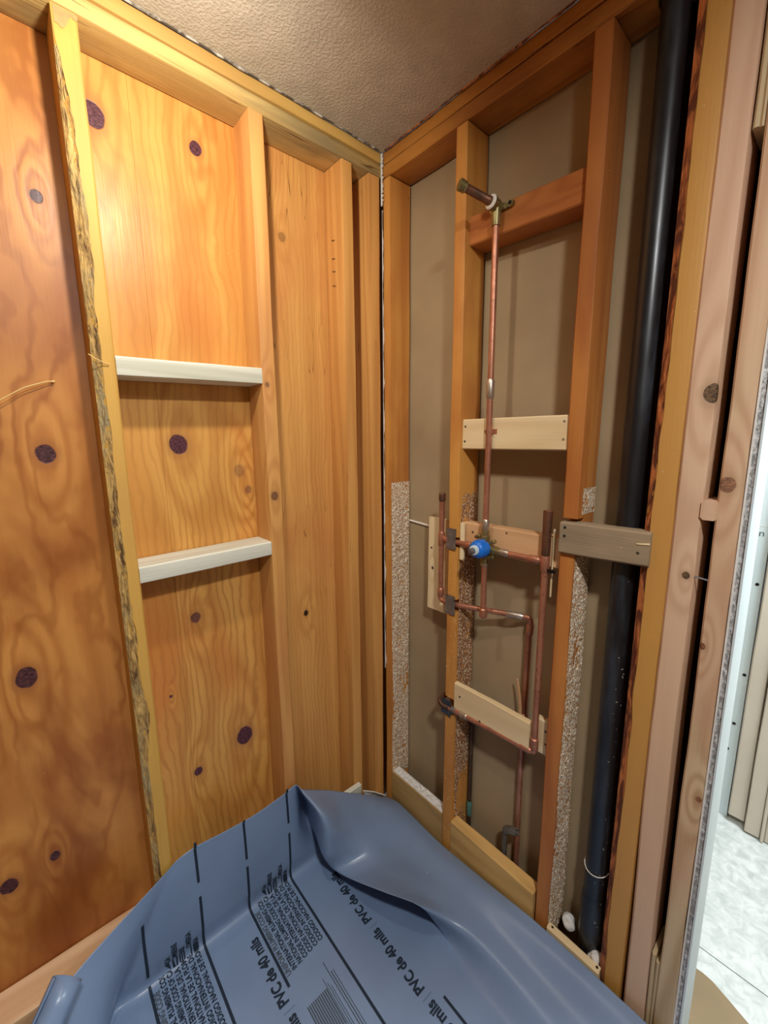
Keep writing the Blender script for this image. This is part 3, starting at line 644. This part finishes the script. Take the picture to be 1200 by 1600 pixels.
# outlet stub below the valve
tube('outlet_pipe', [(V1, .0, VZ-.03), (.418, .002, 1.10)], RP, C, SP); ring((V1, 0, 1.262), (V1, 0, 1.235), .0104, M['solder'])
ring((.418, .002, 1.112), (.418, .002, 1.084), .0112, None, 'pipe_cap')
# right vertical
tube('right_pipe', [(.589, .006, 1.412), (.590, .006, .83), (.590, .008, .756), (.575, .006, .756), (.302, .000, .742)], RP*1.02, C, SP, bend=.012)
V, Fc = lathe((.589, .006, 1.300), (.589, .006, 1.412), [(0, .010), (.03, .0106), (.6, .0106), (.9, .0112), (1, .0112), (.99, .008)]); tag(mesh('stub_cap', V, Fc, M['copper_old'], SP), 'tarnished capped stub')
ring((.589, .006, 1.256), (.589, .006, 1.305), .0108); ring((.590, .006, .80), (.590, .006, .782), .0106); ring((.590, .007, .785), (.590, .008, .765), .0104)
ring((.583, .007, .756), (.55, .005, .7548)); ring((.345, .002, .7445), (.375, .002, .7455), .0106, M['solder']); ring((.315, .0, .743), (.33, .0, .7435), .0104, M['steel'])
V, Fc = boxg((.585, .0, 1.262), (.618, .0015, 1.270)); mesh('pipe_clip', *join([(V, Fc), lathe((.609, .006, 1.266), (.609, -.003, 1.266), [(0, .004), (1, .005)])]), M['screw'], SP)
tube('lower_return', [(.305, .0, .742), (.282, -.008, .7435), (.268, -.006, .752), (.262, .03, .754), (.262, .086, .754)], RP, M['copper_old'], SP, bend=.014)
# nail plates over the notched stud
def nplate(lo, hi, mat, label):
    V, Fc = [], []; nx, nz = 6, 8
    for i in range(nx+1):
        for j in range(nz+1):
            x = lo[0]+(hi[0]-lo[0])*i/nx; z = lo[1]+(hi[1]-lo[1])*j/nz
            V.append((x, -.0045-.006*math.sin(math.pi*i/nx)*0-.0018*noise.noise((x*90, z*90, lo[1]*9)), z))
    b = len(V); V += [(v[0], v[1]+.0012, v[2]) for v in V]
    for i in range(nx):
        for j in range(nz):
            a = i*(nz+1)+j; Fc += [(a, a+1, a+nz+2, a+nz+1), (a+b, a+nz+1+b, a+nz+2+b, a+1+b)]
    o = mesh('nail_plate', V, Fc, mat, smooth=False); tag(o, label, 'metal plate', 'metal plates on the pipe stud'); return o
nplate((.284, 1.262), (.318, 1.325), M['steel'], 'grey metal plate on the pipe stud at valve height')
nplate((.284, 1.058), (.320, 1.118), M['steel'], 'grey metal plate on the pipe stud at the middle pipe')
nplate((.276, .716), (.315, .768), M['steel_blue'], 'bluish metal plate on the pipe stud at the lowest pipe')
# leftovers in the bay
t = tube('old_pipe', [(.338, .078, .12), (.338, .078, .69)], .007, M['copper_dark']); tag(t, 'thin old brown pipe close to the right side of the pipe stud', 'pipe')
V, Fc = lathe((.338, .078, .318), (.338, .078, .375), [(0, .0072), (.1, .0084), (.9, .0084), (1, .0072)]); tag(mesh('corroded_patch', V, Fc, M['teal'], t), 'teal corroded patch')
V, Fc = tubeg([(.492, .05, .12), (.492, .05, .395), (.50, .048, .413), (.533, .045, .432)], [.0085, .0085, .0115, .0105], bend=.012)
t = mesh('pipe_elbow', V, Fc, M['grey_pipe']); tag(t, 'corroded grey elbow on a broken pipe near the floor', 'pipe')
for k in range(4): 
    a = k*1.6; V, Fc = lathe((.531, .045+.006*math.cos(a), .434+.006*math.sin(a)), (.540+.002*k, .044+.009*math.cos(a), .440+.009*math.sin(a)), [(0, .003), (1, .001)]); mesh('jagged_end', V, Fc, M['grey_pipe'], t)
V, Fc = beamg((.508, .062, .80), (.518, .066, .905), 'z', n=12, r=.001, wob=.001, cut=lambda v: (v[0]-.014*((v[2]-.80)/.105)**2+(.002 if v[0] < .512 else -.003)*((v[2]-.80)/.105), v[1], v[2]))
tag(mesh('copper_sliver', V, Fc, W['salmon_x']), 'pinkish tapered sliver standing behind the lowest pale board', 'sliver')
tag(tube('white_cable', [(.036, .090, 1.300), (.12, .090, 1.294), (.20, .088, 1.287)], .0034, M['fleck'], seg=8), 'thin white cable crossing the brown wall beside the corner', 'cable')
tag(tube('wire_strand', [(-.084, -.859, 1.7095), (-.080, -.870, 1.709), (-.075, -.91, 1.693), (-.070, -.965, 1.655)], [.0028, .0012, .0011, .0009], M['fibre'], seg=8, bend=.01), 'thin tan fibre strand on the reddish plywood panel', 'strand')
tag(tube('wire_strand', [(-.004, -.803, 1.760), (.006, -.795, 1.752), (.006, -.780, 1.745), (.003, -.770, 1.742)], .001, M['fibre'], seg=6, bend=.004), 'short tan fibre strand on the bark-edged stud', 'strand')

# ------------------------------------------------------------------ staples on the corner studs
for k, (z, l) in enumerate([(2.17, .016), (2.12, .014), (2.085, .014), (2.045, .012)]):
    tag(tube('staple', [(-.055, -.1535, z), (-.053, -.156, z), (-.043, -.1565, z-.002), (-.041, -.1535, z-.003)], .0008, M['screw'], seg=6), ['topmost', 'second highest', 'third highest', 'lowest'][k]+' rusty staple on the stud second from the corner, left wall', 'staple', 'rusty staples')

# ------------------------------------------------------------------ next room through the doorway
cg = empty('door_casing', (1.0, 1.0, ZF)); tag(cg, 'pale door casing standing on the next room floor', 'casing')
mesh('plaster_post', *beamg((.905, .985, .135), (.952, 1.02, 2.45), 'z', seed=61, r=.004), M['painted'], cg)
mesh('casing_board', *join([beamg((.957, .97, .110), (1.0, 1.0, 2.45), 'z', seed=62), beamg((1.001, .962, .105), (1.012, 1.0, 2.45), 'z', seed=63), beamg((1.013, .972, .105), (1.05, 1.0, 2.45), 'z', seed=64)]), M['painted'], cg)
g = 'screw heads in the next room drywall'
for k, (x, z, lb) in enumerate([(.885, 1.062, 'highest'), (.888, .708, 'second highest'), (.880, .502, 'middle'), (.872, .39, 'fourth'), (.868, .20, 'second lowest'), (.866, .136, 'lowest')]):
    V, Fc = lathe((x, 1.0085, z), (x, 1.0055, z), [(0, .0055), (1, .0055)])
    tag(mesh('drywall_screw', V, Fc, M['screw']), lb+' black screw head in the bluish drywall beyond the doorway', 'screw', g)
V, Fc = boxg((.60, 1.0062, 1.2745), (.899, 1.0068, 1.2765)); tag(mesh('panel_seam', V, Fc, M['white'], smooth=False), 'horizontal seam line on the bluish drywall beyond the doorway', 'seam')
def textmesh(body, size, offset=0.0, extrude=0):
    cu = bpy.data.curves.new('t', 'FONT'); cu.body = body; cu.size = size; cu.offset = offset; cu.resolution_u = 3
    o = bpy.data.objects.new('t', cu); COL.objects.link(o)
    dg = bpy.context.evaluated_depsgraph_get(); ev = o.evaluated_get(dg); me = ev.to_mesh()
    V = [tuple(v.co) for v in me.vertices]; Fc = [tuple(p.vertices) for p in me.polygons]
    ev.to_mesh_clear(); bpy.data.objects.remove(o); bpy.data.curves.remove(cu); return V, Fc
V, Fc = textmesh('n s', .034); w_ = max(v[0] for v in V)
tag(mesh('wall_print', [(.868+v[0], 1.0064, 1.238+v[1]) for v in V], Fc, M['ink_grey'], smooth=False), 'faint grey lettering below the seam on the bluish drywall', 'print')
V, Fc = boxg((.90, .4035, ZF+.0002), (1.9, .4055, ZF+.0006)); tag(mesh('floor_seam', V, Fc, M['ink_grey'], smooth=False), 'dark seam line across the pale vinyl floor', 'seam')
V = [(.60, .30), (.958, .335), (.98, .332), (1.02, .315), (1.07, .292), (1.2, .24), (1.45, .18), (1.5, .10), (1.5, .03), (.60, .03)]
n = len(V); tag(mesh('floor_paper', [(a, b, ZF+.001) for a, b in V]+[(a, b, ZF+.003) for a, b in V], [tuple(range(n)), tuple(range(2*n-1, n-1, -1))]+[(i, (i+1) % n, (i+1) % n+n, i+n) for i in range(n)], M['kraft'], smooth=False), 'brown paper sheet on the floor at the doorway', 'paper')

# ------------------------------------------------------------------ shower pan liner
NET=[[(0.16,-1.142,0.466),(0.21,-1.142,0.436),(0.26,-1.142,0.406),(0.31,-1.142,0.376),(0.36,-1.142,0.346),(0.41,-1.142,0.316),(0.46,-1.142,0.286),(0.51,-1.142,0.256),(0.56,-1.142,0.226),(0.61,-1.142,0.196),(0.66,-1.142,0.166),(0.71,-1.142,0.136),(0.76,-1.142,0.106)],
[(0.09,-1.041,0.414),(0.115,-1.031,0.373),(0.14,-1.02,0.332),(0.165,-1.01,0.291),(0.19,-1,0.25),(0.23,-1,0.23),(0.369,-1.014,0.224),(0.507,-1.029,0.219),(0.646,-1.043,0.213),(0.784,-1.057,0.207),(0.923,-1.071,0.201),(1.061,-1.086,0.196),(1.2,-1.1,0.19)],
[(0.05,-0.947,0.431),(0.07,-0.949,0.377),(0.09,-0.951,0.323),(0.11,-0.953,0.269),(0.13,-0.955,0.215),(0.17,-0.955,0.19),(0.317,-0.959,0.189),(0.464,-0.962,0.187),(0.611,-0.966,0.186),(0.759,-0.969,0.184),(0.906,-0.973,0.183),(1.053,-0.976,0.181),(1.2,-0.98,0.18)],
[(0.013,-0.775,0.482),(0.016,-0.801,0.43),(0.018,-0.852,0.33),(0.016,-0.895,0.245),(0.012,-0.925,0.185),(0.06,-0.925,0.178),(0.15,-0.925,0.178),(0.25,-0.925,0.178),(0.34,-0.925,0.178),(0.427,-0.925,0.178),(0.6,-0.925,0.178),(0.85,-0.925,0.178),(1.2,-0.925,0.178)],
[(0.012,-0.745,0.498),(0.016,-0.77,0.43),(0.018,-0.807,0.33),(0.016,-0.838,0.245),(0.012,-0.86,0.185),(0.06,-0.86,0.178),(0.15,-0.86,0.178),(0.25,-0.86,0.178),(0.34,-0.86,0.178),(0.427,-0.86,0.178),(0.6,-0.86,0.178),(0.85,-0.86,0.178),(1.2,-0.86,0.178)],
[(0.012,-0.7,0.504),(0.016,-0.712,0.43),(0.018,-0.727,0.33),(0.016,-0.741,0.245),(0.012,-0.75,0.185),(0.06,-0.75,0.178),(0.15,-0.75,0.178),(0.25,-0.75,0.178),(0.34,-0.75,0.178),(0.427,-0.75,0.178),(0.6,-0.75,0.178),(0.85,-0.75,0.178),(1.2,-0.75,0.178)],
[(0.012,-0.62,0.495),(0.016,-0.626,0.43),(0.018,-0.636,0.33),(0.016,-0.644,0.245),(0.012,-0.65,0.185),(0.06,-0.65,0.178),(0.15,-0.65,0.178),(0.25,-0.65,0.178),(0.34,-0.65,0.178),(0.427,-0.65,0.178),(0.6,-0.65,0.178),(0.85,-0.65,0.178),(1.2,-0.65,0.178)],
[(0.013,-0.53,0.49),(0.016,-0.533,0.43),(0.018,-0.538,0.33),(0.016,-0.542,0.245),(0.012,-0.545,0.185),(0.06,-0.545,0.178),(0.15,-0.545,0.178),(0.25,-0.545,0.178),(0.34,-0.545,0.178),(0.427,-0.545,0.178),(0.6,-0.545,0.178),(0.85,-0.545,0.178),(1.2,-0.545,0.178)],
[(0.012,-0.44,0.497),(0.016,-0.44,0.43),(0.018,-0.44,0.33),(0.016,-0.44,0.245),(0.012,-0.44,0.185),(0.06,-0.44,0.178),(0.15,-0.44,0.178),(0.25,-0.44,0.178),(0.34,-0.44,0.178),(0.427,-0.44,0.178),(0.6,-0.44,0.178),(0.85,-0.44,0.178),(1.2,-0.44,0.178)],
[(0.012,-0.4,0.505),(0.008,-0.392,0.43),(0.008,-0.385,0.33),(0.01,-0.362,0.24),(0.014,-0.335,0.186),(0.06,-0.345,0.177),(0.15,-0.345,0.177),(0.25,-0.345,0.177),(0.34,-0.345,0.177),(0.427,-0.345,0.177),(0.6,-0.345,0.177),(0.85,-0.345,0.177),(1.2,-0.345,0.177)],
[(0.016,-0.392,0.503),(-0.055,-0.34,0.38),(-0.065,-0.325,0.31),(-0.01,-0.31,0.24),(0.02,-0.24,0.186),(0.06,-0.205,0.172),(0.16,-0.15,0.166),(0.26,-0.11,0.164),(0.35,-0.09,0.166),(0.42,-0.16,0.174),(0.6,-0.25,0.178),(0.85,-0.27,0.178),(1.2,-0.3,0.178)],
[(0.03,-0.385,0.495),(0.11,-0.369,0.454),(0.125,-0.365,0.389),(0.12,-0.365,0.312),(0.113,-0.339,0.24),(0.163,-0.327,0.244),(0.229,-0.317,0.272),(0.329,-0.285,0.3),(0.406,-0.239,0.295),(0.429,-0.18,0.186),(0.6,-0.2,0.18),(0.85,-0.215,0.18),(1.2,-0.24,0.18)],
[(0.029,-0.28,0.422),(0.08,-0.27,0.384),(0.117,-0.262,0.341),(0.143,-0.254,0.298),(0.172,-0.244,0.266),(0.216,-0.233,0.256),(0.278,-0.219,0.262),(0.354,-0.198,0.266),(0.44,-0.174,0.256),(0.548,-0.156,0.234),(0.709,-0.151,0.216),(0.938,-0.159,0.208),(1.215,-0.173,0.207)],
[(0.038,-0.175,0.348),(0.086,-0.166,0.321),(0.128,-0.158,0.293),(0.164,-0.152,0.266),(0.201,-0.146,0.247),(0.25,-0.14,0.241),(0.314,-0.131,0.245),(0.391,-0.119,0.25),(0.481,-0.106,0.248),(0.594,-0.096,0.239),(0.75,-0.094,0.231),(0.968,-0.098,0.227),(1.23,-0.106,0.226)],
[(0.046,-0.088,0.287),(0.092,-0.079,0.281),(0.136,-0.072,0.271),(0.18,-0.068,0.259),(0.226,-0.065,0.25),(0.278,-0.063,0.248),(0.342,-0.06,0.252),(0.421,-0.055,0.258),(0.515,-0.05,0.263),(0.631,-0.046,0.264),(0.785,-0.045,0.263),(0.993,-0.046,0.262),(1.242,-0.05,0.262)],
[(0.05,-0.035,0.25),(0.09,-0.022,0.25),(0.14,-0.018,0.245),(0.19,-0.016,0.24),(0.24,-0.016,0.236),(0.29,-0.016,0.235),(0.34,-0.016,0.238),(0.43,-0.016,0.247),(0.53,-0.016,0.258),(0.63,-0.016,0.27),(0.76,-0.016,0.272),(0.95,-0.016,0.27),(1.25,-0.016,0.27)]]
def cr(a, b, c, d, t):
    return .5*((2*b)+(c-a)*t+(2*a-5*b+4*c-d)*t*t+(3*b-a-3*c+d)*t**3)
def surf(net, sub=10):
    G = [[Vector(p) for p in col] for col in net]; nc, nr = len(G), len(G[0])
    def interp(seq, k):
        o = []
        n = len(seq)
        for i in range(n-1):
            a, b, c, d = seq[max(i-1, 0)], seq[i], seq[i+1], seq[min(i+2, n-1)]
            # centripetal style damping keeps folds tight
            ln = (c-b).length; 
            ma = (c-a)*.5; mb = (d-b)*.5
            for v in (ma, mb):
                L = v.length
                if L > ln*1.0 and L > 0: v *= ln*1.0/L
            for j in range(k):
                t = j/k; h00 = 2*t**3-3*t*t+1; h10 = t**3-2*t*t+t; h01 = -2*t**3+3*t*t; h11 = t**3-t*t
                o.append(b*h00+ma*h10+c*h01+mb*h11)
        o.append(seq[-1]); return o
    cols = [interp(c, sub) for c in G]
    rows = [interp([c[i] for c in cols], sub) for i in range(len(cols[0]))]
    return rows      # rows[i][j]
S = surf(NET, 10); nr, nc = len(S), len(S[0])
V = []
for i, r in enumerate(S):
    for j, p in enumerate(r):
        V.append((p.x, p.y, p.z))
Fc = [(i*nc+j, i*nc+j+1, (i+1)*nc+j+1, (i+1)*nc+j) for i in range(nr-1) for j in range(nc-1)]
LN = mesh('shower_pan_liner', V, Fc, M['liner'], angle=180, origin=(.3, -.5, ZF)); LN.data.materials[0] = M['liner']
md = LN.modifiers.new('thickness', 'SOLIDIFY'); md.thickness = .0012; md.offset = 0
tag(LN, 'blue grey vinyl shower pan liner with black printing draped over the floor', 'liner')
bv = BVHTree.FromPolygons([Vector(v) for v in V], Fc)
def onsheet(s_, y):
    if s_ >= .02:
        h = bv.ray_cast(Vector((s_, y, .0)), Vector((0, 0, 1)))
        if h[0]: n_ = h[1] if h[1].z > 0 else -h[1]; return tuple(h[0]+n_*.0013)
        return (s_, y, .18)
    # walk up the wall
    z = .188-(s_-.012) if s_ < .012 else .180
    h = bv.ray_cast(Vector((-.2, y, z)), Vector((1, 0, 0)))
    if s_ > -.004: h = bv.find_nearest(Vector((max(s_, .012), y, .182)))
    if h[0]: n_ = h[1] if h[1].x > 0 else -h[1]; return tuple(h[0]+n_*.0013)
    return (.02, y, z)
def bar(y, s0, s1, wd=.0035):
    n = max(4, int((s1-s0)/.006)); V, Fc = [], []
    for i in range(n+1):
        s_ = s0+(s1-s0)*i/n; V += [onsheet(s_, y-wd), onsheet(s_, y+wd)]
    for i in range(n): Fc.append((2*i, 2*i+1, 2*i+3, 2*i+2))
    return V, Fc
def line_of(body, y_base, s_start, size, offset=0, width=None):
    """text reading towards -x, tops towards -y"""
    V, Fc = textmesh(body, size, offset); mx = max(v[0] for v in V)
    k = 1 if width is None else width/mx
    return [onsheet(s_start-v[0]*k, y_base-v[1]) for v in V], Fc
for y, segs in ((-.841, [(-.19, -.008), (.0, .5)]), (-.702, [(-.325, -.195), (-.15, .5)]), (-.568, [(-.30, -.165), (-.14, .256)]), (-.429, [(-.315, -.19), (-.155, .9)]), (-.281, [(.535, .95)])):
    for a, b in segs: tag(mesh('printed_line', *bar(y, a, b), M['ink'], LN), 'black printed line')
for y0 in (-.582, -.306):
    for k in range(4):
        s0 = .281+.2145*k-(.003 if y0 > -.4 else 0)
        V, Fc = line_of('PVC de 40 mils', y0, s0, .036, .0014, .188)
        tag(mesh('printed_text', V, Fc, M['ink'], LN, smooth=False), 'black printed words')
        V, Fc = line_of('|', y0, s0+.0165, .034, 0, .0018)
        mesh('printed_text', V, Fc, M['ink'], LN, smooth=False)
rows = ['UNIFORM PLUMBING CODE', 'INTERNATIONAL PLUMBING CODE', 'NATIONAL PLUMBING CODE OF CANADA', 'CODE INTERNATIONAL DE LA PLOMBERIE', 'CODE NATIONAL DE LA PLOMBERIE', 'CODIGO INTERNACIONAL DE PLOMERIA', 'CODIGO NACIONAL DE PLOMERIA']
wid = [.20, .235, .262, .29, .255, .29, .25]
for y0, s0 in ((-.549, .235), (-.824, .235)):
    for k, (b_, wd) in enumerate(zip(rows, wid)):
        V, Fc = line_of(b_, y0+.0178*k, s0-.002*k, .0185, .0007, wd)
        tag(mesh('printed_text', V, Fc, M['ink'] if k else M['ink_grey'], LN, smooth=False), 'small black printed words')
parts = []
for k in range(11): parts.append(bar(-.553+.0055*k, .322, .41, .0017))
mesh('printed_bars', *join(parts), M['ink_grey'], LN, smooth=False)
parts = [bar(-.494, .30, .47, .0008), bar(-.489, .315, .47, .0008), bar(-.474, .27, .47, .0011), bar(-.468, .30, .5, .0013), bar(-.462, .30, .5, .0009), bar(-.484, .325, .47, .0008)]
mesh('printed_fine_print', *join(parts), M['ink_grey'], LN, smooth=False)
# rolled corner of the liner
V, Fc = [], []; A, B = Vector((.13, -.985, .505)), Vector((.27, -1.16, .34)); x_, y_ = frame(B-A)
for i in range(9):
    p = A+(B-A)*i/8
    for k in range(25):
        a = -1.2+2.7*math.pi*k/24*.8; r_ = .030-.005*k/24; V.append(tuple(p+(x_*math.cos(a)+y_*math.sin(a))*r_))
for i in range(8):
    for k in range(24): a = i*25+k; Fc.append((a, a+1, a+26, a+25))
rc = mesh('rolled_corner', V, Fc, M['liner'], LN, angle=180); tag(rc, 'rolled up liner corner')
md = rc.modifiers.new('thickness', 'SOLIDIFY'); md.thickness = .0012
